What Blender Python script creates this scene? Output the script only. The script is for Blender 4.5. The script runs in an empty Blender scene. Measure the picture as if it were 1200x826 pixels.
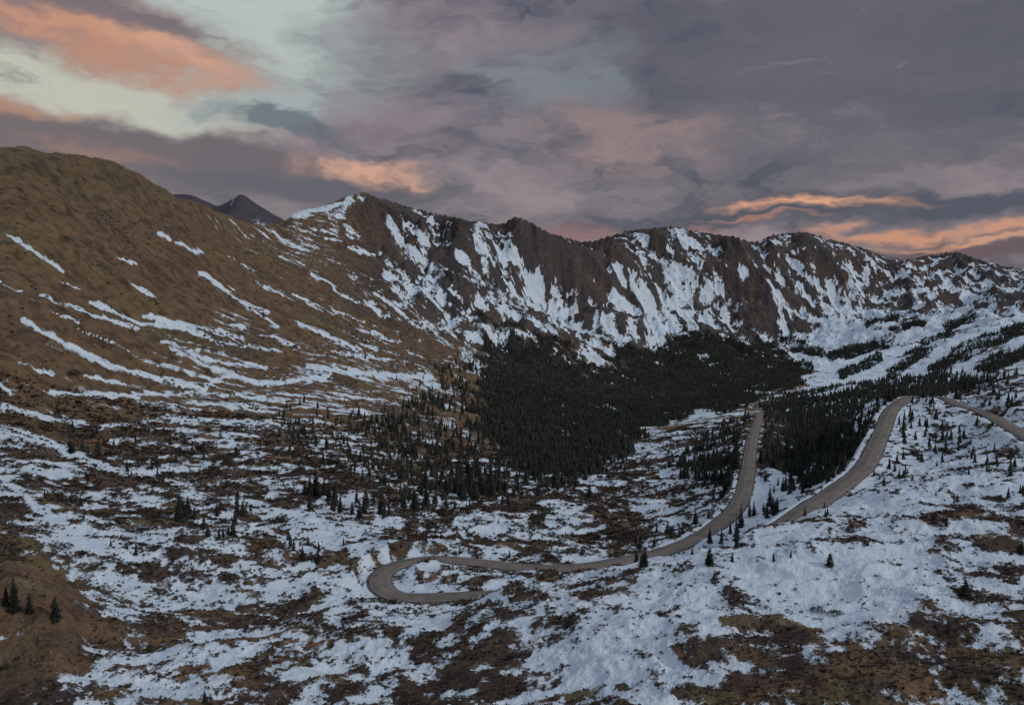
import bpy, math, random
import numpy as np
rng=np.random.default_rng(7); random.seed(7)
C=bpy.context.scene.collection
F=933.; PITCH=math.radians(4.5); cp,sp=math.cos(PITCH),math.sin(PITCH); CZ=260.
def ray(px,py):
    a=(px-600.)/F; b=(413.-py)/F; dy=cp+b*sp
    return a/dy,(-sp+b*cp)/dy
def proj(x,y,z):
    z=z-CZ; f=np.maximum(y*cp-z*sp,1.); up=y*sp+z*cp
    return 600+F*x/f, 413-F*up/f
def ss(a,b,x):
    t=np.clip((x-a)/(b-a),0,1); return t*t*(3-2*t)
def lin(r,g,b):
    f=lambda c:(c/255/12.92) if c/255<=.04045 else ((c/255+.055)/1.055)**2.4
    return (f(r),f(g),f(b))
# ---------------- noise
PERM=rng.permutation(512).astype(np.int64)
GA=rng.random(512)*2*np.pi; GX,GY=np.cos(GA),np.sin(GA)
def perlin(x,y,seed=0):
    xi=np.floor(x).astype(np.int64); yi=np.floor(y).astype(np.int64); xf=x-xi; yf=y-yi
    u=xf*xf*xf*(xf*(xf*6-15)+10); v=yf*yf*yf*(yf*(yf*6-15)+10)
    def g(ix,iy,dx,dy):
        h=PERM[(PERM[(ix+seed*37)&511]+iy)&511]; return GX[h]*dx+GY[h]*dy
    a=g(xi,yi,xf,yf); b=g(xi+1,yi,xf-1,yf); c=g(xi,yi+1,xf,yf-1); d=g(xi+1,yi+1,xf-1,yf-1)
    return ((a+(b-a)*u)*(1-v)+(c+(d-c)*u)*v)*1.5
def fbm(x,y,o=4,seed=0,gain=.5):
    s=0;a=1.;t=0
    for k in range(o):
        s=s+a*perlin(x,y,seed+k); t+=a*a; a*=gain; x=x*2.03+7.1; y=y*2.03+3.7
    return s/math.sqrt(t)
def ridged(x,y,o=4,seed=0,gain=.55):
    s=0;a=1.;t=0
    for k in range(o):
        s=s+a*(1-np.abs(perlin(x,y,seed+k))*1.6); t+=a; a*=gain; x=x*2.07+7.1; y=y*2.07+3.7
    return s/t
# ---------------- pchip
def pchip(xk,yk,x):
    xk=np.asarray(xk,float); yk=np.asarray(yk,float); h=np.diff(xk); d=np.diff(yk)/h
    m=np.zeros_like(yk); m[0]=d[0]; m[-1]=d[-1]
    for i in range(1,len(xk)-1):
        if d[i-1]*d[i]>0:
            w1=2*h[i]+h[i-1]; w2=h[i]+2*h[i-1]; m[i]=(w1+w2)/(w1/d[i-1]+w2/d[i])
    x=np.clip(x,xk[0],xk[-1]); i=np.clip(np.searchsorted(xk,x)-1,0,len(h)-1)
    t=(x-xk[i])/h[i]; hh=h[i]
    return (2*t**3-3*t**2+1)*yk[i]+(t**3-2*t**2+t)*hh*m[i]+(-2*t**3+3*t**2)*yk[i+1]+(t**3-t**2)*hh*m[i+1]
# ---------------- feature lines of the land (bearing, drop, distance)
L=[
 [(-500,1250,80),(600,1250,70),(1700,1250,65)],
 [(-500,900,178),(0,872,163),(300,872,153),(600,872,138),(900,872,129),(1200,872,124),(1700,872,120)],
 [(-500,640,240),(0,666,230),(60,688,230),(110,722,235),(200,735,240),(300,732,245),(420,716,255),(520,708,262),(580,694,262),(640,679,262),(700,667,262),(800,648,265),(860,630,275),(910,615,285),(950,606,288),(1000,594,290),(1100,577,300),(1200,562,310),(1700,540,300)],
 [(-500,630,280),(0,655,280),(100,690,285),(200,700,290),(300,705,290),(400,702,300),(500,700,303),(600,698,302),(700,697,303),(800,688,308),(860,662,313),(930,612,322),(1000,582,332),(1100,560,350),(1200,535,370),(1700,520,350)],
 [(-500,580,320),(0,615,325),(100,630,330),(200,640,335),(300,645,345),(400,650,350),(500,655,352),(600,664,352),(700,663,360),(780,645,376),(860,600,420),(900,602,400),(930,596,380),(1000,560,395),(1040,542,412),(1100,530,440),(1200,512,420),(1700,500,400)],
 [(-500,510,400),(0,555,430),(100,565,450),(200,575,470),(300,580,480),(400,585,490),(500,590,500),(600,590,520),(700,585,560),(800,572,585),(860,560,560),(890,550,530),(930,565,500),(1000,530,520),(1040,500,525),(1100,490,525),(1200,475,500),(1700,450,480)],
 [(-500,420,520),(0,470,580),(100,490,620),(200,500,650),(300,510,680),(400,525,700),(500,540,720),(600,545,750),(700,540,800),(780,520,880),(830,510,900),(885,502,840),(930,520,750),(1000,500,720),(1050,476,650),(1120,471,625),(1200,450,620),(1700,420,600)],
 [(-500,330,580),(0,400,660),(100,420,720),(200,440,790),(300,455,830),(400,470,880),(500,490,930),(600,505,980),(700,510,1050),(780,492,1250),(830,482,1350),(885,480,1300),(930,475,1200),(1000,462,1150),(1100,452,1100),(1200,430,1050),(1700,400,1000)],
 [(-500,260,700),(0,320,780),(100,330,870),(200,360,960),(300,385,1050),(400,410,1150),(500,440,1250),(600,462,1350),(700,478,1430),(780,474,1600),(850,465,1750),(930,455,1900),(1000,448,1900),(1100,438,1800),(1200,418,1600),(1700,390,1500)],
 [(-500,200,800),(0,250,880),(100,262,980),(200,290,1100),(300,320,1300),(400,350,1500),(500,390,1700),(600,415,1850),(700,430,2050),(780,435,2200),(850,430,2350),(930,425,2450),(1000,408,2500),(1100,393,2450),(1200,376,2400),(1700,360,2400)],
 [(-500,170,880),(0,203,960),(100,217,1080),(200,252,1250),(300,285,1600),(400,292,1900),(500,325,2050),(600,350,2200),(700,375,2400),(780,384,2650),(850,378,2750),(930,375,2900),(1000,368,3000),(1100,356,3050),(1200,345,3050),(1700,335,3100)],
 [(-500,150,950),(-100,166,1020),(0,168,1050),(50,172,1100),(100,183,1170),(140,196,1240),(170,212,1300),(200,225,1370),(230,238,1450),(260,250,1580),(300,262,1750),(330,261,1900),(345,250,1980),(380,241,2080),(405,231,2140),(425,226,2200),(445,232,2240),(480,243,2330),(520,252,2400),(560,260,2500),(590,262,2550),(605,254,2570),(625,263,2620),(650,275,2670),(690,283,2800),(710,278,2900),(740,270,3000),(790,266,3050),(820,272,3080),(850,276,3100),(885,283,3200),(905,276,3250),(940,272,3270),(970,280,3300),(1010,290,3350),(1040,301,3400),(1060,304,3430),(1090,299,3450),(1120,296,3500),(1150,305,3550),(1200,315,3600),(1400,300,3700),(1700,310,3700)],
 [(-500,230,1300),(0,260,1400),(300,330,2300),(600,340,3100),(900,350,3700),(1200,360,4200),(1700,350,4200)],
 [(-500,343,9000),(600,345,9000),(1700,343,9000)],
]
K=len(L)
cols=np.concatenate([np.linspace(-500,-40,60)[:-1],np.linspace(-40,1240,1010),np.linspace(1240,1700,60)[1:]])
NC=len(cols)
PYk=np.array([pchip([p[0] for p in l],[p[1] for p in l],cols) for l in L])
LYk=np.array([pchip([p[0] for p in l],[math.log(p[2]) for p in l],cols) for l in L])
nseg=[30,230,60,60,90,80,80,70,80,110,160,40,20]
t=np.concatenate([k+np.arange(n)/n for k,n in enumerate(nseg)]+[np.array([K-1.])])
NR=len(t)
def vinterp(Vk):
    d=np.diff(Vk,axis=0); m=np.zeros_like(Vk); m[0]=d[0]; m[-1]=d[-1]
    a,b=d[:-1],d[1:]; ok=a*b>0; m[1:-1]=np.where(ok,2*a*b/np.where(ok,a+b,1),0)
    k=np.minimum(t.astype(int),K-2); s=(t-k)[:,None]
    return (2*s**3-3*s**2+1)*Vk[k]+(s**3-2*s**2+s)*m[k]+(-2*s**3+3*s**2)*Vk[k+1]+(s**3-s**2)*m[k+1]
PY=vinterp(PYk); Y=np.exp(vinterp(LYk)); PX=np.broadcast_to(cols,(NR,NC)); T=np.broadcast_to(t[:,None],(NR,NC))
tx,tz=ray(PX,PY); X=tx*Y; Z=CZ+tz*Y
# ---------------- relief
R=ss(350,500,PX)*ss(8.3,9.6,T)
crest=1-.75*np.exp(-((T-11)/.3)**2)
wx=X+150*perlin(X/520,Y/520,50)+45*perlin(X/150,Y/150,52)+20*perlin(X/60,Y/60,53); wy=Y+120*perlin(X/400+9,Y/400,51)
sh=.35+.5*perlin(X/900,Y/900+3,54)
gul=ridged((wx-sh*wy)/300,wy/700,3,11)-.55
gul2=ridged((wx+.35*wy)/130,wy/260,4,15)-.55
rock=ridged(wx/480,wy/480,5,21)-.55
small=ridged(X/55,Y/60,4,41)-.55
Z=Z+R*crest*(50*gul+60*rock)+R*(.25+.75*crest)*(24*gul2)+R*16*small
SPD=np.zeros(PX.shape)
def spur(pts,amp,wd,dark=0):
    global Z,SPD
    d=np.full(PX.shape,1e9); tt=np.zeros(PX.shape); n=len(pts)-1
    qx=PX+14*perlin(X/200,Y/200,55)+5*perlin(X/70,Y/70,56)
    for k,((ax,ay),(bx,by)) in enumerate(zip(pts[:-1],pts[1:])):
        s=np.clip(((qx-ax)*(bx-ax)+(PY-ay)*(by-ay))/((bx-ax)**2+(by-ay)**2),0,1)
        e=np.hypot(qx-ax-s*(bx-ax),PY-ay-s*(by-ay)); m=e<d; d[m]=e[m]; tt[m]=((k+s)/n)[m]
    on=(T<11.2)*(T>8.2)
    Z=Z+amp*np.exp(-np.abs(d/wd)**1.15)*(np.sin(np.pi*np.clip(tt,.03,1)**.85)**.8)*on
    SPD=np.maximum(SPD,dark*np.exp(-(d/(wd*.8))**2)*on)
for p_,a_,w_,k_ in [([(425,230),(480,275),(530,320),(560,372)],70,22,.8),([(596,258),(645,292),(700,345),(765,412)],165,30,1.6),([(520,256),(548,300),(580,345)],50,13,.6),([(700,280),(718,320),(765,372)],60,15,.9),([(850,276),(872,320),(905,395)],150,30,1.6),([(940,274),(968,320),(1010,365)],80,18,.7),([(1040,300),(1062,335),(1075,362)],60,16,.7),([(1120,297),(1150,325),(1190,345)],70,18,.8),([(650,274),(672,310)],35,12,1.2),([(905,276),(925,310)],40,10,.8),([(775,267),(782,300)],30,9,.8),([(625,262),(640,300),(650,330)],30,9,.5)]:
    spur(p_,a_,w_,k_)
hill=ss(5.5,7.5,T)*(1-R)
Z=Z+hill*(10*fbm(X/190,Y/190,4,31)+3.0*fbm(X/30,Y/30,5,35,.6))
near=1-ss(5.5,7.5,T)
nf=near*ss(.2,1.,T)
hum=ridged(X/20+.5*perlin(X/26,Y/26,64),Y/22,4,65)-.55
Z=Z+nf*(3.6*fbm(X/55,Y/50,3,61)+2.6*hum+.35*fbm(X/3.2,Y/3.2,3,69))
Z=Z-hill*ss(420,240,PX)*26*np.clip(ridged((X*.53-Y*.85)/120,(X*.85+Y*.53)/600,3,77)-.6,0,1)
# keep the skyline of the main range at its surveyed height
jag=1.6*fbm(cols/14,cols*0,4,91)+.9*fbm(cols/4,cols*0,2,93)
box=np.ones(7)/7
for it in range(3):
    _,py_=proj(X,Y,Z); cur=py_[T[:,0]>9.3].min(0); dl=(cur-(PYk[11]+jag*ss(330,420,cols)))*ss(250,340,cols)
    dl=np.convolve(np.pad(dl,3,'edge'),box,'valid')
    Z=Z+(dl/F)[None,:]*Y*ss(9.3,10.6,T)
bx_,by_=ray(1088,480)[0]*603,603.
Z=Z+6.5*np.exp(-((X-bx_)/10.)**2-((Y-by_)/14.)**2)
Z=Z+3.*np.exp(-((X-ray(632,690)[0]*272)/20.)**2-((Y-272)/11.)**2)
# ---------------- road
def at(px,py,y):
    a,b=ray(px,py); return (a*y,y,CZ+b*y)
def atz(px,y,z):
    a,b=ray(px,340+(-z)/y*F); return (a*y,y,CZ+z)
RP=[at(889,484,1150),at(888,492,960),at(884,505,800),at(880,522,680),at(877,545,560),at(874,565,495),at(868,585,448),at(855,603,417),at(830,622,393),at(795,640,375),at(740,655,361),at(680,664,352),at(620,665,352),at(560,659,360),at(510,655,362),at(470,660,354),at(449,671,341),at(446,685,326),at(460,696,314),at(490,701,309),at(525,702,307),atz(565,306,-119),atz(620,305,-118.5),atz(700,305,-117),atz(780,306,-112),atz(850,309,-105),atz(895,314,-97),at(925,606,321),at(955,590,339),at(985,570,366),at(1012,548,401),at(1027,520,455),at(1036,500,510),at(1042,484,565),atz(1053,615,-88.3),atz(1072,655,-88.5),atz(1099,648,-87.5),at(1122,474,590),at(1142,479,545),at(1165,489,490),at(1190,503,432),at(1222,521,382),atz(1290,325,-74),atz(1420,275,-72),atz(1600,240,-70)]
RP=np.array(RP)
def catmull(P,step=2.):
    out=[]
    Q=np.vstack([2*P[0]-P[1],P,2*P[-1]-P[-2]])
    for i in range(1,len(Q)-2):
        p0,p1,p2,p3=Q[i-1:i+3]; n=max(2,int(np.linalg.norm(p2-p1)/step))
        d0=np.linalg.norm(p1-p0)**.5; d1=np.linalg.norm(p2-p1)**.5; d2=np.linalg.norm(p3-p2)**.5
        m1=(p1-p0)/d0-(p2-p0)/(d0+d1)+(p2-p1)/d1; m2=(p2-p1)/d1-(p3-p1)/(d1+d2)+(p3-p2)/d2
        m1=m1*d1; m2=m2*d1
        for s in np.arange(n)/n:
            out.append((2*s**3-3*s**2+1)*p1+(s**3-2*s**2+s)*m1+(-2*s**3+3*s**2)*p2+(s**3-s**2)*m2)
    out.append(P[-1]); return np.array(out)
RC=catmull(RP)
ker=np.ones(25)/25; zz=np.pad(RC[:,2],12,'edge'); RC[:,2]=np.convolve(zz,ker,'valid')
def road_dist(x,y):
    n=len(x); best=np.full(n,1e9); bi=np.zeros(n,int); S=RC[::3]
    for i in range(0,n,20000):
        xs=x[i:i+20000,None]; ys=y[i:i+20000,None]
        d=(xs-S[None,:,0])**2+(ys-S[None,:,1])**2
        j=d.argmin(1); bi[i:i+20000]=j*3; best[i:i+20000]=d[np.arange(len(j)),j]
    bd=np.full(n,1e9); bz=np.zeros(n)
    for o in range(-4,4):
        k=np.clip(bi+o,0,len(RC)-2); A=RC[k]; B=RC[k+1]; ab=B-A
        s=np.clip(((x-A[:,0])*ab[:,0]+(y-A[:,1])*ab[:,1])/(ab[:,0]**2+ab[:,1]**2+1e-9),0,1)
        d=np.hypot(x-A[:,0]-s*ab[:,0],y-A[:,1]-s*ab[:,1]); z=A[:,2]+s*ab[:,2]
        m=d<bd; bd[m]=d[m]; bz[m]=z[m]
    return bd,bz
RD=np.full((NR,NC),1e9)
cand=(Y>200)&(Y<1250)
bd,bz=road_dist(X[cand],Y[cand]); RD[cand]=bd
grow=np.clip(Y[cand]*.004,1,5)
w=1-ss(5.6+grow,12+grow,bd); zc=Z[cand]; Z[cand]=zc*(1-w)+(bz-.45)*w
PPX,PPY=proj(X,Y,Z)
cm=np.minimum.accumulate(PPY,axis=0); VIS=np.ones_like(PPY,bool); VIS[1:]=PPY[1:]<=cm[:-1]+.6
# ---------------- snow cover field
dens=[(50,220,.0),(150,300,.01),(50,380,.03),(200,350,.03),(300,320,.03),(400,330,.06),(450,400,.15),(300,400,.14),(250,430,.24),(160,420,.1),(100,430,.04),(380,450,.38),(450,440,.42),(100,480,.14),(50,530,.4),(200,520,.45),(300,540,.48),(400,540,.48),(500,500,.3),(0,600,.5),(100,620,.65),(200,640,.68),(300,650,.72),(400,640,.72),(20,690,.0),(50,720,0),(30,750,.02),(85,735,.15),(50,800,.35),(110,790,.5),(150,700,.68),(200,770,.65),(330,770,.55),(300,820,.45),(450,740,.75),(450,800,.65),(550,780,.55),(580,760,.5),(650,700,.5),(620,820,.5),(700,760,.86),(780,790,.92),(850,800,.35),(900,760,.35),(950,810,.65),(950,700,.95),(830,700,.94),(1000,660,.66),(1050,700,.9),(1100,740,.25),(1050,800,.3),(1180,760,.4),(1150,700,.4),(1180,650,.55),(1050,620,.95),(1150,620,.84),(950,640,.95),(1100,560,.9),(1180,560,.87),(1150,480,.85),(1190,440,.75),(700,600,.65),(650,640,.62),(760,560,.72),(800,500,.68),(600,600,.52),(500,620,.65),(560,640,.56),(470,640,.7),(590,680,.6),(650,490,.25),(600,440,.2),(750,450,.2),(850,420,.25),(900,450,.35),(960,380,.9),(1000,400,.97),(1100,400,.97),(1150,375,.92),(1050,440,.9),(1000,430,.96),(960,420,.93),(1190,380,.93),(1150,345,.75),(1050,350,.72),(950,340,.45),(900,370,.4),(1000,320,.28),(850,310,.04),(870,350,.08),(790,340,.72),(760,360,.75),(720,310,.1),(700,350,.12),(700,390,.6),(620,370,.68),(600,320,.5),(540,300,.2),(500,300,.12),(560,350,.5),(500,360,.18),(650,300,.1),(480,250,.03),(600,270,.06),(690,290,.04),(760,280,.08),(940,290,.15),(1100,310,.18),(1180,325,.3),(430,280,.03),(350,270,.15),(360,252,.55),(400,240,.4)]
gx=np.arange(-60,1270,10.); gy=np.arange(150,860,10.); GXm,GYm=np.meshgrid(gx,gy)
num=np.zeros_like(GXm); den=np.zeros_like(GXm)
for a,b,v in dens:
    k=np.exp(-((GXm-a)**2+((GYm-b)*1.25)**2)/(2*28**2))+1e-6/(1+((GXm-a)**2+(GYm-b)**2)/1e4)**2
    num+=k*v; den+=k
DG=num/den
def samp(G,px,py):
    fx=np.clip((px-gx[0])/10,0,len(gx)-1.001); fy=np.clip((py-gy[0])/10,0,len(gy)-1.001)
    ix=fx.astype(int); iy=fy.astype(int); a=fx-ix; b=fy-iy
    return (G[iy,ix]*(1-a)+G[iy,ix+1]*a)*(1-b)+(G[iy+1,ix]*(1-a)+G[iy+1,ix+1]*a)*b
D=np.clip(samp(DG,PPX,PPY),.003,.985)
wf=ss(600,1700,Y); wn=1-ss(160,520,Y)
n1=fbm(X/170,Y/260,4,101); n2=fbm(X/42,Y/60,5,111,.62); n3=fbm(X/9,Y/12,4,121,.66); n4=fbm(X/2.6,Y/3,3,127,.65)
nfar=fbm(wx/75,wy/75,6,135,.68)
nd=fbm((X*.85+Y*.53)/110,(X*.53-Y*.85)/10,4,131)
zf=.8*wf*n1+(.75+.3*wf)*n2+(.5+.3*wn)*n3+.4*wn*n4+nf*1.4*hum
hl=ss(560,420,PX)*ss(5.4,6.2,T)*(1-R)
zf=zf*(1-.5*hl)+hl*1.0*nd
ski=ss(930,970,PPX)*ss(350,368,PPY)*ss(450,440,PPY)
zf=zf+R*(gul*1.6+gul2*1.3+small*2.6+1.5*nfar+.6*n3)*(1-.75*ski)
zf=zf/zf[VIS].std()
S=np.log(D/(1-D))/1.7-zf*1.0-SPD*(1-ski)
strokes=[([(410,232),(404,242),(398,252)],5),([(345,252),(380,244),(412,236)],4),
([(457,262),(470,282),(490,300),(515,316)],6),([(455,320),(470,348),(490,368),(520,388)],5),
([(562,264),(566,300),(572,330),(600,352),(650,375)],10),([(540,300),(560,330),(590,345)],7),([(600,300),(625,330),(612,360)],8),([(480,262),(500,285)],3),
([(795,275),(822,300),(836,335),(833,375)],9),([(722,312),(745,340),(775,372)],8),([(790,325),(790,380)],14),([(720,345),(760,382),(805,390)],6),([(760,300),(790,310),(815,320)],3.5),
([(925,300),(958,338),(1000,372)],5),([(900,330),(930,365),(980,385)],6),([(990,310),(1012,350)],3.5),([(1060,320),(1090,350)],4),([(1100,320),(1130,345),(1170,350)],5),
([(880,385),(905,402),(925,410)],3.5),([(690,390),(740,408),(780,432)],3.5),([(560,380),(640,398),(700,420)],4),([(520,375),(560,395)],4),
([(8,274),(45,299),(72,318)],2.0),([(235,320),(270,345),(322,382)],2.4),([(186,273),(198,280)],2.4),([(206,285),(236,296)],2.6),
([(28,375),(70,400),(130,430),(200,446),(240,455)],3.4),([(45,345),(100,365),(160,385)],1.8),([(110,355),(160,378),(210,385),(262,402),(330,412)],2.6),([(170,370),(240,385),(285,397)],2.8),
([(200,408),(260,425),(310,430)],2.4),([(250,432),(310,450),(385,441)],4.0),([(365,430),(430,438),(505,442)],4.4),([(60,460),(130,463),(240,460),(335,470)],2.8),([(0,475),(60,490),(120,502)],3.2),
([(0,505),(60,520),(130,550),(185,556)],6),([(365,320),(400,345),(442,362)],1.8),([(378,393),(420,410)],2.4),([(0,450),(12,463)],2.2),([(120,500),(200,490),(330,497)],3.2),([(350,380),(380,392)],2.2),([(330,300),(352,312)],1.6),([(410,290),(440,300)],1.6),([(240,455),(262,440)],3.),
([(0,330),(28,342)],1.1),([(60,325),(95,340)],1.1),([(150,330),(185,350)],1.2),([(270,300),(300,318)],1.1),([(300,330),(345,352)],1.4),([(90,385),(130,402)],1.4),([(140,300),(160,312)],1.1),([(320,395),(350,408)],1.8),([(420,385),(470,402)],2.),([(400,415),(460,422)],2.2),([(20,425),(60,440)],1.5),([(470,330),(500,352)],1.6),([(440,345),(480,372)],1.8),([(250,365),(290,385)],1.4),([(190,400),(235,412)],1.4),([(280,350),(318,368)],1.3),([(100,440),(150,452)],1.5),([(345,345),(392,368)],1.4),([(395,365),(440,382)],1.6),([(60,365),(92,378)],1.2),
([(0,560),(40,590),(60,610)],7),([(640,690),(700,715),(760,740)],6),([(275,665),(285,690)],4)]
wpx=PPX+ (5*perlin(X/ (Y*.03),Y/(Y.clip(1)*.03)+np.log(Y)*33,141))+2*perlin(X/(Y*.008),np.log(Y)*90,144)
wpy=PPY+3*perlin(X/(Y*.02),np.log(Y)*60,142)+1.8*perlin(X/(Y*.006),np.log(Y)*190,143)
for pts,w in strokes:
    xs=[p[0] for p in pts]; ys=[p[1] for p in pts]
    m=(wpx>min(xs)-3*w)&(wpx<max(xs)+3*w)&(wpy>min(ys)-3*w)&(wpy<max(ys)+3*w)
    if not m.any(): continue
    x=wpx[m]; y=wpy[m]; d=np.full(x.shape,1e9)
    for (ax,ay),(bx,by) in zip(pts[:-1],pts[1:]):
        s=np.clip(((x-ax)*(bx-ax)+(y-ay)*(by-ay))/((bx-ax)**2+(by-ay)**2),0,1)
        d=np.minimum(d,np.hypot(x-ax-s*(bx-ax),y-ay-s*(by-ay)))
    S[m]=np.maximum(S[m],1.5*(1-d/w)-(.45+.2*R[m])*zf[m])
S=np.clip(S,-3,3)
S=np.where((RD<5.3+.7*n4+.6*n3),np.minimum(S,-1.1),S)
# ---------------- bare ground colour
def mixc(a,b,f): return a*(1-f[...,None])+b*f[...,None]
cv=lambda *c:np.array(c,float)
gn=fbm(X/60,Y/60,4,151); gn2=fbm(X/14,Y/14,4,155,.65); gn3=fbm(X/240,Y/240,3,158)
GC=np.broadcast_to(cv(.165,.108,.064),(NR,NC,3)).copy()
GC=mixc(GC,cv(.125,.112,.056),ss(300,170,PPY)*ss(-.8,.6,gn)*.85*ss(500,150,PPX))
GC=mixc(GC,cv(.170,.132,.066),ss(.0,.8,gn3)*.7)
GC=mixc(GC,cv(.055,.043,.036),ss(-.2,.8,gn2)*.85)
GC=mixc(GC,cv(.075,.052,.040),hill*ss(.1,.9,gn)*.55)
wil=ss(6.4,5.2,T)*ss(-.7,.25,gn+.7*gn2)
wil=wil*(1-ss(150,90,PPX)*ss(640,680,PPY)*ss(800,770,PPY)*.8)
GC=mixc(GC,cv(.058,.044,.040),wil*.8)
GC=mixc(GC,cv(.165,.138,.074),near*ss(.15,.8,fbm(X/22,Y/22,3,159))*.75)
GC=mixc(GC,cv(.070,.062,.064),R*ss(-1.4,.2,gn))
GC=mixc(GC,cv(.110,.082,.066),R*ss(.2,1.2,n1)*.6)
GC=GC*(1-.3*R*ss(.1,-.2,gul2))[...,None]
# ---------------- forest mask
def inpoly(px,py,poly):
    r=np.zeros(px.shape,bool); n=len(poly)
    for i in range(n):
        x1,y1=poly[i]; x2,y2=poly[(i+1)%n]
        if y1==y2: continue
        c=((y1>py)!=(y2>py))&(px<(x2-x1)*(py-y1)/(y2-y1)+x1); r^=c
    return r
fx=PPX+22*perlin(X/(Y*.05),np.log(Y)*18,161)+12*perlin(X/(Y*.015),np.log(Y)*60,163); fy=PPY+10*perlin(X/(Y*.05),np.log(Y)*18,162)+7*perlin(X/(Y*.015),np.log(Y)*60,164)
gap=fbm(X/45,Y/70,3,171)
polys=[([(575,372),(600,380),(640,400),(700,422),(755,434),(790,455),(822,478),(798,494),(748,502),(738,528),(700,556),(655,568),(622,560),(600,535),(575,510),(560,470),(565,430)],1.),
 ([(520,430),(560,410),(590,440),(640,585),(540,585),(470,555),(430,525),(400,495),(440,474),(500,466)],.55),
 ([(715,402),(765,404),(790,388),(850,392),(905,406),(942,434),(936,454),(895,464),(880,474),(830,480),(790,460),(745,436)],1.4),
 ([(795,548),(850,502),(884,488),(876,510),(868,540),(860,575),(835,588)],.9),
 ([(892,492),(900,474),(940,462),(1000,454),(1060,447),(1130,442),(1150,454),(1100,464),(1060,469),(1030,478),(1020,505),(1005,540),(965,572),(905,592),(884,588),(884,540)],1.),
 ([(340,465),(440,460),(500,500),(600,560),(570,605),(500,605),(420,580),(350,540),(310,490)],.18),
 ([(180,500),(380,500),(480,600),(380,620),(300,600),(220,600)],.014),
 ([(400,380),(520,380),(570,420),(520,460),(430,450)],.05),
 ([(60,300),(300,330),(420,420),(300,440),(60,430)],.004),
 ([(1050,480),(1110,480),(1170,540),(1050,545)],.05),([(1160,430),(1200,425),(1200,470),(1160,470)],.08)]
fstr=[([(975,418),(1042,400)],6.5),([(988,440),(1030,420)],6.5),([(1048,388),(1076,378)],5),([(1095,436),(1130,410),(1195,386)],7),([(1108,384),(1142,374)],4.5),([(1045,438),(1082,410)],6.5),([(1152,432),(1200,412)],6.5),([(915,400),(962,414)],5),([(1015,382),(1045,373)],4),([(1085,402),(1112,392)],5)]
FD=np.zeros((NR,NC))
for p,v in polys: FD=np.maximum(FD,inpoly(fx,fy,p)*v)
FD=FD*np.where(FD<.95,ss(-.7,.5,gap)*1.3,np.clip(ss(-1.6,-.5,gap),.12,1))
f2x=PPX+.35*(fx-PPX); f2y=PPY+.3*(fy-PPY)
for pts,w in fstr:
    for (ax,ay),(bx,by) in zip(pts[:-1],pts[1:]):
        s=np.clip(((f2x-ax)*(bx-ax)+(f2y-ay)*(by-ay))/((bx-ax)**2+(by-ay)**2),0,1)
        FD=np.maximum(FD,(np.hypot(f2x-ax-s*(bx-ax),f2y-ay-s*(by-ay))<w)*3.)
FD*=(T<10.9)&(RD>8)&(T>2.5)
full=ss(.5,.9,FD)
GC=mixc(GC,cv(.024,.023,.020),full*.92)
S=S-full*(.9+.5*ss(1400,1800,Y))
# ---------------- mesh writer
def write_mesh(name,V,Fc,mat,attrs=None,smooth=True,colattr=None):
    me=bpy.data.meshes.new(name); n=len(V); m,kk=Fc.shape
    me.vertices.add(n); me.vertices.foreach_set('co',np.ascontiguousarray(V,dtype=np.float32).ravel())
    me.loops.add(m*kk); me.loops.foreach_set('vertex_index',np.ascontiguousarray(Fc,dtype=np.int32).ravel())
    me.polygons.add(m); me.polygons.foreach_set('loop_start',np.arange(0,m*kk,kk,dtype=np.int32))
    me.update(calc_edges=True)
    for k,v in (attrs or {}).items():
        a=me.attributes.new(k,'FLOAT','POINT'); a.data.foreach_set('value',np.ascontiguousarray(v,dtype=np.float32))
    for k,v in (colattr or {}).items():
        a=me.attributes.new(k,'FLOAT_COLOR','POINT'); a.data.foreach_set('color',np.ascontiguousarray(np.c_[v,np.ones(len(v))],dtype=np.float32).ravel())
    if smooth: me.shade_smooth()
    me.materials.append(mat); return me
def link(name,me,parent=None,**p):
    o=bpy.data.objects.new(name,me); C.objects.link(o)
    if parent: o.parent=parent
    for k,v in p.items(): o[k]=v
    return o
# ---------------- materials
def newmat(n):
    m=bpy.data.materials.new(n); m.use_nodes=True; nt=m.node_tree; b=nt.nodes['Principled BSDF']; return m,nt,b
def N(nt,t,**k):
    n=nt.nodes.new(t)
    for a,v in k.items(): setattr(n,a,v)
    return n
def noise(nt,vec,scale,detail=4,rough=.55):
    n=N(nt,'ShaderNodeTexNoise'); n.inputs['Scale'].default_value=scale; n.inputs['Detail'].default_value=detail; n.inputs['Roughness'].default_value=rough
    nt.links.new(vec,n.inputs['Vector']); return n.outputs['Fac']
def M(nt,op,a,b=None,c=None,clamp=False):
    n=N(nt,'ShaderNodeMath',operation=op); n.use_clamp=clamp
    for i,v in enumerate((a,b,c)):
        if v is None: continue
        if isinstance(v,(int,float)): n.inputs[i].default_value=v
        else: nt.links.new(v,n.inputs[i])
    return n.outputs[0]
def MR(nt,v,a,b,c=0,d=1,sm=True):
    n=N(nt,'ShaderNodeMapRange'); n.interpolation_type='SMOOTHSTEP' if sm else 'LINEAR'
    nt.links.new(v,n.inputs[0])
    for i,x in zip((1,2,3,4),(a,b,c,d)): n.inputs[i].default_value=x
    return n.outputs[0]
def MC(nt,f,a,b,mode='MIX'):
    n=N(nt,'ShaderNodeMix',data_type='RGBA',blend_type=mode)
    for s,v in ((n.inputs[0],f),(n.inputs[6],a),(n.inputs[7],b)):
        if isinstance(v,(int,float)): s.default_value=v
        elif isinstance(v,tuple): s.default_value=(*v,1) if len(v)==3 else v
        else: nt.links.new(v,s)
    return n.outputs[2]
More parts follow.
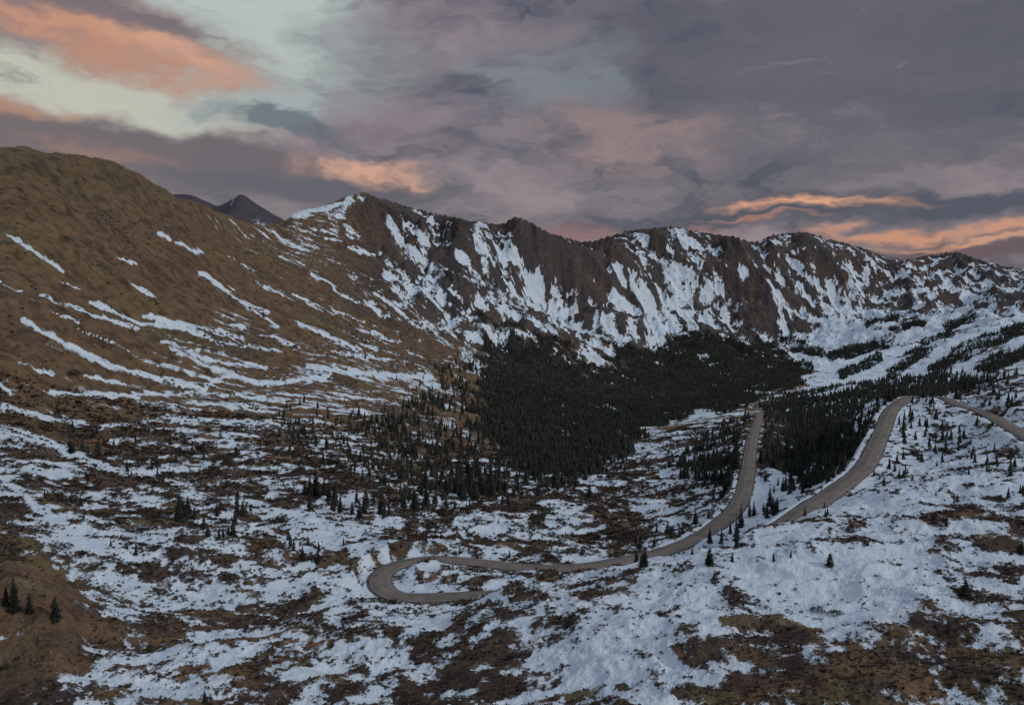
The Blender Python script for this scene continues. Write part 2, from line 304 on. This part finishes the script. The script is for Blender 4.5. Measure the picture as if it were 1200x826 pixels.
mt,nt,bs=newmat('snowy_ground')
geo=N(nt,'ShaderNodeNewGeometry'); pos=geo.outputs['Position']
aS=N(nt,'ShaderNodeAttribute',attribute_name='snow').outputs['Fac']; aC=N(nt,'ShaderNodeAttribute',attribute_name='ground_colour').outputs['Color']
nA=noise(nt,pos,.09,7,.72); nB=noise(nt,pos,1.3,3,.65)
s1=M(nt,'ADD',aS,M(nt,'MULTIPLY',M(nt,'SUBTRACT',nA,.5),2.8)); s1=M(nt,'ADD',s1,M(nt,'MULTIPLY',M(nt,'SUBTRACT',nB,.5),2.0))
sf=MR(nt,s1,-.22,.36)
gm=M(nt,'MULTIPLY_ADD',nB,1.7,.1); gm=M(nt,'MULTIPLY',gm,M(nt,'MULTIPLY_ADD',nA,2.0,0.))
vm=N(nt,'ShaderNodeVectorMath',operation='SCALE'); nt.links.new(aC,vm.inputs[0]); nt.links.new(gm,vm.inputs['Scale'])
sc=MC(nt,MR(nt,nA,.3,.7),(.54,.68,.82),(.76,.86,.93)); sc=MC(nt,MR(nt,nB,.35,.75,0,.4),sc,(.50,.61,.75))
nt.links.new(MC(nt,sf,vm.outputs[0],sc),bs.inputs['Base Color'])
nt.links.new(MR(nt,sf,0,1,.95,.6),bs.inputs['Roughness']); bs.inputs['Specular IOR Level'].default_value=.2
hb=M(nt,'ADD',M(nt,'MULTIPLY',nA,3.0),M(nt,'MULTIPLY',nB,.5)); hb=M(nt,'ADD',hb,M(nt,'MULTIPLY',sf,.3))
bp=N(nt,'ShaderNodeBump'); bp.inputs['Strength'].default_value=.9; bp.inputs['Distance'].default_value=1.; nt.links.new(hb,bp.inputs['Height']); nt.links.new(bp.outputs[0],bs.inputs['Normal'])
TERR=mt
def simple(name,c1,c2,scale,rough=.9,detail=3):
    m,nt,b=newmat(name); g=N(nt,'ShaderNodeNewGeometry'); n=noise(nt,g.outputs['Position'],scale,detail,.6)
    nt.links.new(MC(nt,MR(nt,n,.3,.7),c1,c2),b.inputs['Base Color']); b.inputs['Roughness'].default_value=rough; b.inputs['Specular IOR Level'].default_value=.2
    return m
M_asph=simple('worn_asphalt',(.125,.112,.106),(.19,.170,.160),.2,.85)
M_grav=simple('gravel_shoulder',(.085,.070,.060),(.19,.16,.14),.5)
M_yel=simple('yellow_line_paint',(.26,.18,.06),(.36,.25,.09),.8)
M_wht=simple('white_line_paint',(.26,.26,.26),(.4,.4,.39),.8)
M_need=simple('conifer_needles',(.008,.012,.011),(.042,.048,.036),.25)
M_bark=simple('conifer_bark',(.05,.035,.028),(.11,.08,.06),2.)
M_will=simple('willow_twigs',(.026,.020,.018),(.085,.062,.046),.4)
M_rock=simple('lichen_boulder',(.05,.044,.040),(.15,.128,.11),.6)
# ---------------- terrain objects
VV=np.stack([X,Y,Z],-1).reshape(-1,3); Sf=S.ravel(); GCf=GC.reshape(-1,3)
jj,ii=np.meshgrid(np.arange(NR-1),np.arange(NC-1),indexing='ij')
q=np.stack([jj*NC+ii,jj*NC+ii+1,(jj+1)*NC+ii+1,(jj+1)*NC+ii],-1)
Tc=T[:-1,:-1]; Pc=PX[:-1,:-1]
bl=430+90*np.clip(9.5-Tc,-1.5,3)
isHill=(Tc>=6)&(Pc<bl); isMt=(Tc>=8.4)&~isHill; isV=~isHill&~isMt
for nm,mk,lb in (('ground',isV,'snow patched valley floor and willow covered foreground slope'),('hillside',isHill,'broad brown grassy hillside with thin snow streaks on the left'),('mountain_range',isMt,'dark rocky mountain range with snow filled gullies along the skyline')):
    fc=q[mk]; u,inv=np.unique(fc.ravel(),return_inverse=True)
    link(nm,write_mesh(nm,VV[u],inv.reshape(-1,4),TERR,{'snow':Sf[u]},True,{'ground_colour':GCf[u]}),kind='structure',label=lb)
dk=[(60,330),(150,270),(185,238),(205,225),(222,226),(240,234),(256,240),(268,235),(283,227),(295,234),(310,243),(325,252),(360,268),(430,300),(500,335)]
dc=np.linspace(60,500,260); dpy=pchip([p[0] for p in dk],[p[1] for p in dk],dc)
dr=np.linspace(-1,1,90)[:,None]; DY=4800+900*dr+0*dc; a,b=ray(dc[None,:]+0*dr,dpy[None,:]+0*dr)
DX=a*4800*(1+.02*dr); DZ=CZ+b*4800-650*np.abs(dr)**.9; DZ=DZ+(ridged(DX/350,DY/600,5,201)-.55)*170*np.clip(np.abs(dr)*3,.12,1)
dv=np.stack([DX+0*DY,DY,DZ],-1).reshape(-1,3); j2,i2=np.meshgrid(np.arange(89),np.arange(259),indexing='ij'); n2_=260
dq=np.stack([j2*n2_+i2,j2*n2_+i2+1,(j2+1)*n2_+i2+1,(j2+1)*n2_+i2],-1).reshape(-1,4)
dS=-1.1+1.3*fbm(DX/60,DY/110,4,205)
link('distant_mountain',write_mesh('distant_mountain',dv,dq,TERR,{'snow':(dS+0*DY).ravel()},True,{'ground_colour':np.tile([.075,.072,.090],(len(dv),1))}),kind='structure',label='dark pointed peak far behind the left hillside')  # blue-purple tint in the rock colour stands in for distance haze
# ---------------- road meshes
tan=np.gradient(RC[:,:2],axis=0); tan/=np.linalg.norm(tan,axis=1)[:,None]; nor=np.c_[-tan[:,1],tan[:,0]]
def ribbon(name,offs,zs,mat,label):
    P=[]
    jit=.18*np.array([math.sin(i*.31)+math.sin(i*.117+1)+math.sin(i*.73+2)*.6 for i in range(len(RC))])
    for o,z in zip(offs,zs):
        oo=o+(jit*np.sign(o)*(1 if 'shoulder' in name else 0))
        P.append(np.c_[RC[:,:2]+nor*np.reshape(oo*np.ones(len(RC)),(-1,1)),RC[:,2]+z])
    P=np.stack(P,1); n,kx=P.shape[:2]; j,i=np.meshgrid(np.arange(n-1),np.arange(kx-1),indexing='ij')
    f=np.stack([j*kx+i,(j+1)*kx+i,(j+1)*kx+i+1,j*kx+i+1],-1).reshape(-1,4)[:,::-1]
    return link(name,write_mesh(name,P.reshape(-1,3),f,mat,smooth=False),kind='structure',label=label)
ribbon('road_shoulder',[5.4,5.0,-5.0,-5.4],[-1.2,-.08,-.08,-1.2],M_grav,'brown gravel shoulders along the winding mountain road')
ribbon('road',[4.35,4.2,-4.2,-4.35],[-.2,0,0,-.2],M_asph,'grey two lane mountain road with a hairpin bend')
ribbon('road_centre_line',[.26,.10],[.012,.012],M_yel,'yellow centre line painted on the mountain road')
ribbon('road_centre_line',[-.10,-.26],[.012,.012],M_yel,'second yellow centre line painted on the mountain road')
ribbon('road_edge_line',[3.8,3.65],[.012,.012],M_wht,'white edge line on one side of the mountain road')
ribbon('road_edge_line',[-3.65,-3.8],[.012,.012],M_wht,'white edge line on the other side of the mountain road')
# ---------------- conifers
def proto(seed,tiers,nb,rad):
    r=random.Random(seed); V=[];Fc=[]
    lean=r.uniform(-.02,.02)
    for k in range(tiers):
        zf_=.07+.9*(k/(tiers-1))
        rr=rad*((1-zf_)**.75)*r.uniform(.7,1.2)+.012
        n=max(4,int(nb*(1-zf_*.6)))
        a0=r.random()*6.28
        for b in range(n):
            if r.random()<.12: continue
            a=a0+b*6.283/n+r.uniform(-.25,.25); l=rr*r.uniform(.65,1.2); dz=-.25*l+r.uniform(-.012,.012); w_=.42*l+.006
            ca,sa=math.cos(a),math.sin(a); cx=lean*zf_
            def P(d,s,z): return (cx+ca*d-sa*s,sa*d+ca*s,zf_+z)
            i=len(V)
            V+= [P(0,0,.035),P(.55*l,w_*.5,dz*.5-.012),P(l,0,dz),P(.55*l,-w_*.5,dz*.5-.012),P(.5*l,0,dz*.4+.02),P(.35*l,0,dz-.03)]
            Fc+=[(i,i+1,i+4),(i+1,i+2,i+4),(i+2,i+3,i+4),(i+3,i,i+4),(i+1,i+5,i+2),(i+3,i+2,i+5)]
    i=len(V); V+=[(lean+.012,0,.93),(lean-.008,.01,.93),(lean-.008,-.01,.93),(lean,0,1.03)]; Fc+=[(i,i+1,i+3),(i+1,i+2,i+3),(i+2,i,i+3)]
    return np.array(V),np.array(Fc)
def trunk(seed):
    r=random.Random(seed); V=[];Fc=[]
    for z,rd in ((-.06,.030),(0,.024),(.3,.017),(.65,.009),(.97,.002)):
        for k in range(6): V.append((rd*math.cos(k*1.047),rd*math.sin(k*1.047),z))
    for a in range(4):
        for k in range(6):
            i=a*6; Fc.append((i+k,i+(k+1)%6,i+6+(k+1)%6)); Fc.append((i+k,i+6+(k+1)%6,i+6+k))
    for q_ in range(14):
        z=r.uniform(.06,.8); a=r.random()*6.28; l=.13*(1-z); i=len(V); ca,sa=math.cos(a),math.sin(a)
        V+=[(-sa*.005,ca*.005,z),(sa*.005,-ca*.005,z),(0,0,z+.01),(ca*l,sa*l,z-.02)]; Fc+=[(i,i+1,i+3),(i+1,i+2,i+3),(i+2,i,i+3)]
    return np.array(V),np.array(Fc)
def far_proto(seed):
    r=random.Random(seed); V=[];Fc=[]
    for z0,z1,rd in ((.02,.42,.2),(.25,.65,.155),(.48,.84,.105),(.7,1.02,.06)):
        i=len(V); V.append((r.uniform(-.01,.01),r.uniform(-.01,.01),z1)); n=6; a0=r.random()*6
        for k in range(n):
            q_=rd*(1.25 if k%2 else .7)*r.uniform(.8,1.2); V.append((q_*math.cos(a0+k*6.283/n),q_*math.sin(a0+k*6.283/n),z0+r.uniform(-.03,.03)))
        for k in range(n): Fc.append((i,i+1+k,i+1+(k+1)%n))
    return np.array(V),np.array(Fc)
dXi=X[:-1,1:]-X[:-1,:-1]; dYj=Y[1:,:-1]-Y[:-1,:-1]; area=np.abs(dXi*dYj)
vis_c=VIS[:-1,:-1]; FDc=FD[:-1,:-1]; Yc=Y[:-1,:-1]
inwin=(PPX[:-1,:-1]>-60)&(PPX[:-1,:-1]<1260)
dm2=np.where(Yc<900,.028,np.where(Yc<1500,.020,.013))
wgt=(area*FDc*dm2*(vis_c|(FDc>.5))*inwin).ravel()
tot=wgt.sum(); NT=int(min(tot,42000)); print('forest trees wanted',tot)
pick=rng.choice(len(wgt),NT,p=wgt/tot); pj,pi=np.divmod(pick,NC-1)
def cellpos(j,i,fj,fi):
    g=lambda A:(A[j,i]*(1-fi)+A[j,i+1]*fi)*(1-fj)+(A[j+1,i]*(1-fi)+A[j+1,i+1]*fi)*fj
    return np.stack([g(X),g(Y),g(Z)],-1)
tp=cellpos(pj,pi,rng.random(NT),rng.random(NT))
th=rng.uniform(4.5,13,NT)*np.where(FD[pj,pi]<.25,.8,1)*np.where(tp[:,1]<520,.85,1)*np.where(tp[:,1]>1500,.85,1)
def find(px,py):
    d=np.hypot(PPX-px,PPY-py)+np.where(VIS,0,50)+.002*Y; k=d.argmin(); return np.array([X.flat[k],Y.flat[k],Z.flat[k]]),(k//NC,k%NC)
cl=[(120,525,22,10,12,8.5),(105,510,14,8,5,7.5),(215,605,9,6,8,10.5),(255,625,20,8,7,7.5),(365,580,14,7,10,12),(390,592,16,8,9,11),(420,602,18,6,9,10),(340,495,20,10,9,8),(365,520,25,14,14,8),
(500,592,16,6,8,11),(470,577,20,8,10,10),(540,580,20,8,10,11),(620,575,30,6,14,10),(360,640,20,8,8,5.5),(280,600,20,14,8,6.5),(190,545,25,12,8,6.5),(730,658,16,4,8,6),(760,643,14,5,8,6.5),(800,632,12,5,8,8),(830,615,12,5,7,8),(850,632,14,7,8,6),(900,602,12,5,8,7),(670,658,14,4,6,5),(560,652,30,4,5,4),
(1070,500,16,10,14,6.5),(1110,520,30,14,18,6),(1160,540,26,14,14,5),(1060,545,20,8,10,5),(1085,474,14,3,10,6),(1150,470,25,8,14,7),(1185,450,14,10,12,8),(1040,560,24,8,8,4),(1190,575,12,6,5,4),(960,602,22,5,6,4.5),(870,655,30,6,5,3),(1100,600,40,12,6,3),(80,585,14,5,5,5),(150,640,25,10,5,4),(480,640,25,8,5,3.5),(700,620,40,10,10,4),(620,600,30,10,8,5)]
xs=[];hs=[]
for a,b,sx_,sy_,n,h in cl:
    for k in range(n):
        p,_=find(a+rng.normal()*sx_,b+rng.normal()*sy_*.8)
        xs.append(p); hs.append(h*rng.uniform(.6,1.25))
tp=np.vstack([tp,np.array(xs)]); th=np.r_[th,hs]
rd,_=road_dist(tp[:,0],tp[:,1]); ok=rd>7.; tp=tp[ok]; th=th[ok]
tpx,tpy=proj(tp[:,0],tp[:,1],tp[:,2])
inframe=(tpx>5)&(tpx<1195)
jn=np.clip(np.searchsorted(cols,tpx),0,NC-1)
app=th/tp[:,1]*inframe
order=np.argsort(-app); big=[]
for k in order:
    c=jn[k]; colY=Y[:,c]; r_=np.searchsorted(colY,tp[k,1]-3); hid=cm[max(r_-1,0),c]<proj(tp[k,0],tp[k,1],tp[k,2]+th[k]*.5)[1]
    if not hid: big.append(k)
    if len(big)>=283: break
big=np.array(big); rest=np.setdiff1d(np.arange(len(tp)),big)
protos=[(write_mesh('crown',*proto(s,15+s%3,11,.20+.02*(s%3)),M_need,smooth=False),write_mesh('trunk',*trunk(s),M_bark,smooth=False)) for s in range(6)]
reg=[(-100,0,330,540,560,'group of small dark conifers on the lower brown slope at the far left','conifers on the lower left slope'),
(-100,0,260,560,720,'small dark conifers scattered on the snowy slope left of the hairpin','conifers scattered on the left snow slope'),
(330,0,480,380,545,'dark conifers on the open edge of the forest below the brown hillside','conifers at the left forest edge'),
(260,0,460,545,720,'dark conifers in loose groups on snow uphill of the hairpin bend','conifers above the hairpin bend'),
(460,0,780,380,630,'tall dark conifers along the lower edge of the valley forest','conifers along the lower forest edge'),
(460,0,780,630,720,'small conifers beside the lower road near the hairpin','small conifers by the hairpin road'),
(780,0,886,380,720,'dark conifers on the left of the straight lower road','conifers left of the straight road'),
(886,0,1035,380,720,'dark conifers between the lower road and the upper road','conifers between the two roads'),
(1035,0,1300,380,500,'dark conifers by the upper road at the right edge','conifers by the upper right road')]
def region(x,y):
    for a,_,b,c,d,l,g in reg:
        if a<=x<b and c<=y<d: return l,g
    return 'small dark conifers dotted over the right foreground snow slope','conifers on the right snow slope'
def place(pos,h,k,label,group=None,name='conifer_tree',wide=1.,cat='tree'):
    e=bpy.data.objects.new(name,None); C.objects.link(e); e.location=[float(v) for v in pos]; e.rotation_euler=(0,0,random.random()*6.28); e.scale=(h*wide,h*wide,h)
    e['label']=label; e['category']=cat
    if group: e['group']=group
    cr,tr=protos[k%6]
    o=bpy.data.objects.new('trunk',tr); C.objects.link(o); o.parent=e
    o=bpy.data.objects.new('crown',cr); C.objects.link(o); o.parent=e
for k in big:
    l,g=region(tpx[k],tpy[k]); place(tp[k],th[k],int(k),l,g,wide=random.uniform(.85,1.3))
singles=[(18,716,9.5,'tall dark conifer standing on the brown knoll nearest the left edge',.9),(35,718,5.6,'short dark conifer right beside the tall one on the brown knoll',1.4),(66,727,6.8,'bushy dark conifer at the right edge of the brown knoll',1.4),
(8,708,5,'dark conifer on the brown knoll touching the left edge',1.2),(240,824,3.2,'small green conifer at the very bottom edge on the left',1.3),(868,618,12,'tallest dark conifer standing beside the road bend where the lower road turns',1.),(832,662,6,'lone conifer on the snow just below the road junction dip',1.3),
(972,662,4.2,'lone round green conifer on open snow in the right middle ground',1.9),(1130,699,5,'bushy dark green conifer on the snow slope near the right edge',1.8),(1196,648,4,'small conifer at the right edge above the bare patches',1.5),(752,665,4.6,'small conifer standing next to the roadside between valley and foreground',1.2)]
for a,b,h,l,w in singles:
    p,_=find(a,b); place(p,h,random.randrange(6),l,None,wide=w)
def shrub_mesh(seed):
    r=random.Random(seed); V=[];Fc=[]
    for k in range(170):
        a=r.random()*6.28; d=r.random()**.6; z=(1-d*d)*.45*r.uniform(.3,1.1)+.03; x,y=math.cos(a)*d,math.sin(a)*d*.8; i=len(V); s=.16
        for q_ in range(3): V.append((x+r.uniform(-s,s),y+r.uniform(-s,s),z+r.uniform(-.5*s,s)))
        Fc.append((i,i+1,i+2))
    return np.array(V),np.array(Fc)
def stem_mesh():
    V=[(.08*math.cos(a),.08*math.sin(a),-.2) for a in (0,2.1,4.2)]+[(0,0,.3)]; return np.array(V),np.array([(0,1,3),(1,2,3),(2,0,3)])
shm=[write_mesh('foliage',*shrub_mesh(s),M_need,smooth=False) for s in (1,2)]; stm=write_mesh('stem',*stem_mesh(),M_bark,smooth=False)
for k,(a,b,s,l) in enumerate([(958,716,2.1,'low dark evergreen shrub on snow left of the pair on the right foreground'),(980,719,2.3,'low green evergreen shrub beside a bare patch on the right foreground'),(85,440,8,'dark low shrub patch alone on the brown hillside at far left'),(1000,632,2,'low dark evergreen shrub on the snow between the right bare patches'),(75,642,4,'dark low shrub on snow above the brown knoll')]):
    p,_=find(a,b); e=bpy.data.objects.new('evergreen_shrub',None); C.objects.link(e); e.location=[float(v) for v in p]; e.scale=(s,s,s); e['label']=l; e['category']='shrub'
    for nm,me in (('foliage',shm[k%2]),('stem',stm)):
        o=bpy.data.objects.new(nm,me); C.objects.link(o); o.parent=e
def merge(name,plist,idx,pos,sc,sw,mat,**props):
    Vs=[];Fs=[];off=0
    for k,(V,Fc) in enumerate(plist):
        s=np.where(idx==k)[0]
        if not len(s): continue
        an=rng.random(len(s))*6.283; c,s_=np.cos(an)[:,None],np.sin(an)[:,None]
        x=V[None,:,0]; y=V[None,:,1]; h=sc[s][:,None]; wv=(sc[s]*sw[s])[:,None]
        P=np.stack([(x*c-y*s_)*wv,(x*s_+y*c)*wv,V[None,:,2]*h],-1)+pos[s][:,None,:]
        f=Fc[None]+(np.arange(len(s))*len(V))[:,None,None]+off
        Vs.append(P.reshape(-1,3)); Fs.append(f.reshape(-1,3)); off+=P.shape[0]*P.shape[1]
    return link(name,write_mesh(name,np.vstack(Vs),np.vstack(Fs),mat,smooth=False),**props)
n=len(rest)
merge('conifer_forest',[far_proto(s) for s in range(8)],rng.integers(0,8,n),tp[rest],th[rest],rng.uniform(.8,1.3,n),M_need,kind='stuff',label='dense dark conifer forest covering the valley sides and ski slopes',category='forest')
def tuft(seed):
    r=random.Random(seed); V=[];Fc=[]
    for k in range(12):
        a=r.random()*6.28; d=r.uniform(.4,1.); z=r.uniform(.25,.75); wv=.22; i=len(V)
        V+=[(-math.sin(a)*wv*.5,math.cos(a)*wv*.5,-.15),(math.cos(a)*d-math.sin(a)*wv,math.sin(a)*d+math.cos(a)*wv,z),(math.cos(a)*d*.8+math.sin(a)*wv,math.sin(a)*d*.8-math.cos(a)*wv,z*.8)]
        Fc.append((i,i+1,i+2))
    return np.array(V),np.array(Fc)
Sc=S[:-1,:-1]; cf=fbm(X[:-1,:-1]/18,Y[:-1,:-1]/18,3,181)
ww=area*np.clip(1.2-Sc,0.05,1.4)*ss(-.8,1.,cf)*(Tc>.7)*inwin*vis_c*(RD[:-1,:-1]>6.)*(FDc<.5)*np.clip(250/Yc,.3,1.6)*np.where(Tc<6.5,1,.06*(Tc<9.8)*(Pc<520))
kn=(PPX[:-1,:-1]<110)&(PPY[:-1,:-1]>660)&(PPY[:-1,:-1]<770); ww=np.where(kn,ww*.15,ww).ravel()
NW=46000; pk=rng.choice(len(ww),NW,p=ww/ww.sum()); a_,b_=np.divmod(pk,NC-1); wp=cellpos(a_,b_,rng.random(NW),rng.random(NW))
merge('willow_scrub',[tuft(s) for s in range(6)],rng.integers(0,6,NW),wp,rng.uniform(.3,1.,NW)*np.clip(wp[:,1]/290,.6,2.2),rng.uniform(.9,1.5,NW),M_will,kind='stuff',label='low reddish brown willow scrub poking through the snow',category='scrub')
def boulder(seed):
    r=random.Random(seed); V=[];Fc=[]
    for z,rd in ((-.4,1),(.25,.9),(.6,.5)):
        for k in range(6): V.append((rd*r.uniform(.7,1.1)*math.cos(k*1.047),rd*r.uniform(.7,1.1)*math.sin(k*1.047),z*r.uniform(.8,1.2)))
    V.append((0,0,.75))
    for a in range(2):
        for k in range(6): i=a*6; Fc+= [(i+k,i+(k+1)%6,i+6+(k+1)%6),(i+k,i+6+(k+1)%6,i+6+k)]
    for k in range(6): Fc.append((12+k,12+(k+1)%6,18))
    return np.array(V),np.array(Fc)
wb=(area*(Tc>1)*(Tc<10.7)*(Pc<520)*inwin*vis_c*ss(.0,1.1,fbm(X[:-1,:-1]/90,Y[:-1,:-1]/90,3,191))*(RD[:-1,:-1]>9)).ravel()
NB=7000; pk=rng.choice(len(wb),NB,p=wb/wb.sum()); a_,b_=np.divmod(pk,NC-1); wp=cellpos(a_,b_,rng.random(NB),rng.random(NB))
merge('boulders',[boulder(s) for s in range(5)],rng.integers(0,5,NB),wp,rng.uniform(.25,1.,NB)**1.5*np.clip(wp[:,1]/350,.7,2.8),rng.uniform(.8,1.5,NB),M_rock,kind='stuff',label='scattered small boulders on the brown hillside',category='rocks')
# ---------------- world sky
wd=bpy.data.worlds.new('World'); bpy.context.scene.world=wd; wd.use_nodes=True; nt=wd.node_tree; bg=nt.nodes['Background']
tc=N(nt,'ShaderNodeTexCoord'); sx=N(nt,'ShaderNodeSeparateXYZ'); nt.links.new(tc.outputs['Generated'],sx.inputs[0])
az=M(nt,'MULTIPLY',M(nt,'ARCTAN2',sx.outputs[0],sx.outputs[1]),57.2958); el=M(nt,'MULTIPLY',M(nt,'ARCSINE',sx.outputs[2]),57.2958)
def comb(a,b,c=0.):
    n=N(nt,'ShaderNodeCombineXYZ')
    for i,v in enumerate((a,b,c)):
        if isinstance(v,(int,float)): n.inputs[i].default_value=v
        else: nt.links.new(v,n.inputs[i])
    return n.outputs[0]
P0=comb(M(nt,'MULTIPLY',az,.08),M(nt,'MULTIPLY',el,.17))
wa=noise(nt,P0,1.3,4,.64); wb_=noise(nt,comb(M(nt,'MULTIPLY_ADD',az,.08,7.3),M(nt,'MULTIPLY',el,.17)),1.3,4,.64)
azw=M(nt,'ADD',az,M(nt,'MULTIPLY',M(nt,'SUBTRACT',wa,.5),12.)); elw=M(nt,'ADD',el,M(nt,'MULTIPLY',M(nt,'SUBTRACT',wb_,.5),5.))
PW=comb(azw,elw)
nL=noise(nt,comb(M(nt,'MULTIPLY',azw,.07),M(nt,'MULTIPLY',elw,.22)),1.,4,.55)
nF=noise(nt,comb(M(nt,'MULTIPLY',azw,.24),M(nt,'MULTIPLY',elw,.62),3.),1.,5,.64)
col=MC(nt,MR(nt,nL,.36,.64),lin(72,77,93),lin(142,129,136))
col=MC(nt,MR(nt,nF,.38,.68,0,.6),col,lin(142,129,136))
K2=.0614
def blob(px,py,rx,ry,rot,c,strn=1.,lo=.1,hi=.7,nk=.9):
    global col
    a,b=ray(px,py); A=math.degrees(math.atan(a)); E=math.degrees(math.atan(b*math.cos(math.radians(A))))
    mp=N(nt,'ShaderNodeMapping',vector_type='TEXTURE'); nt.links.new(PW,mp.inputs[0])
    mp.inputs['Location'].default_value=(A,E,0); mp.inputs['Rotation'].default_value=(0,0,math.radians(rot)); mp.inputs['Scale'].default_value=(rx*K2,ry*K2,1)
    g=N(nt,'ShaderNodeTexGradient',gradient_type='SPHERICAL'); nt.links.new(mp.outputs[0],g.inputs[0])
    v=M(nt,'MULTIPLY',g.outputs['Fac'],M(nt,'MULTIPLY_ADD',nF,nk*3,1-nk*1.5))
    f=M(nt,'MULTIPLY',MR(nt,v,lo,hi),strn)
    col=MC(nt,f,col,lin(*c))
blob(1050,50,560,190,0,(86,87,99),.85,0,.7,1.)
blob(640,90,150,60,0,(124,134,143),.6,.05,.9,1.2)
blob(310,50,190,100,-8,(176,188,184),1,.0,.6,.9)
blob(130,105,270,50,-2,(184,184,172),1,.0,.55,.9)
blob(330,125,140,36,0,(154,168,170),.9,.0,.6,1.)
blob(80,20,290,56,-10,(134,112,112),.9,.0,.7,1.)
blob(120,50,240,36,-12,(184,134,112),.85,.0,.9,1.2)
blob(200,66,140,20,-14,(214,162,136),.65,.0,1.,1.3)
blob(50,30,120,14,-8,(196,142,116),.6,.0,.9,1.3)
blob(60,2,220,20,-6,(106,98,108),.8)
blob(440,70,100,90,0,(112,108,118),.6,.0,.8,1.)
blob(110,172,380,46,-5,(100,92,101),1,.0,.55,.8)
blob(330,148,130,18,-8,(78,87,102),.75)
blob(20,124,100,13,0,(188,136,110),.75,.0,.9,1.2)
blob(160,190,140,18,-8,(146,112,106),.6,.05,.9,1.2)
blob(360,220,260,30,0,(86,86,101),.85)
blob(420,198,95,20,-6,(214,164,140),.8,.0,.9,1.3)
blob(460,150,120,45,-20,(130,116,124),.6)
blob(740,165,160,50,0,(154,130,128),.65,.05,.9,1.2)
blob(720,272,160,18,0,(130,100,104),.8,.05,.6)
blob(850,252,300,24,0,(70,77,95),.9)
blob(1120,232,260,26,0,(70,76,94),.9)
blob(945,239,145,10,0,(226,166,132),.9,.0,.8,1.1)
blob(890,258,100,5,0,(180,126,112),.6,.0,.9,1.2)
blob(1110,268,190,12,2,(204,146,120),.85,.0,.9,1.2)
blob(1150,281,160,6,2,(222,160,128),.7,.0,.9,1.2)
blob(1150,297,200,13,0,(98,84,94),.9,.05,.5)
zen=MR(nt,el,24,50); col=MC(nt,zen,col,(.38,.43,.51))  # overhead sky above the frame brightened to add bluish fill on the snow
col=MC(nt,MR(nt,el,-1,-8),col,(.05,.05,.055))
sky=N(nt,'ShaderNodeTexSky',sky_type='NISHITA'); sky.sun_disc=False; sky.sun_elevation=math.radians(4); sky.sun_rotation=math.radians(-60)
sv=N(nt,'ShaderNodeVectorMath',operation='SCALE'); nt.links.new(sky.outputs[0],sv.inputs[0]); sv.inputs['Scale'].default_value=.01
ad=N(nt,'ShaderNodeVectorMath',operation='ADD'); nt.links.new(col,ad.inputs[0]); nt.links.new(sv.outputs[0],ad.inputs[1])
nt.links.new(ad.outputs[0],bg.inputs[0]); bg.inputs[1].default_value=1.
# ---------------- sun, camera
sl=bpy.data.lights.new('sun','SUN'); sl.energy=1.25; sl.angle=math.radians(9); sl.color=(1,.92,.84); so=bpy.data.objects.new('sun',sl); C.objects.link(so)
from mathutils import Vector
so.rotation_euler=Vector((-.78,.28,-.45)).to_track_quat('-Z','Y').to_euler()
cd=bpy.data.cameras.new('camera'); cd.lens=F/1200*36; cd.sensor_width=36; cd.clip_end=30000; cd.clip_start=.5
co=bpy.data.objects.new('camera',cd); C.objects.link(co); co.location=(0,0,CZ); co.rotation_euler=(math.radians(90)-PITCH,0,0)
sc_=bpy.context.scene; sc_.camera=co; sc_.view_settings.view_transform='Standard'; sc_.view_settings.look='None'; sc_.view_settings.exposure=0
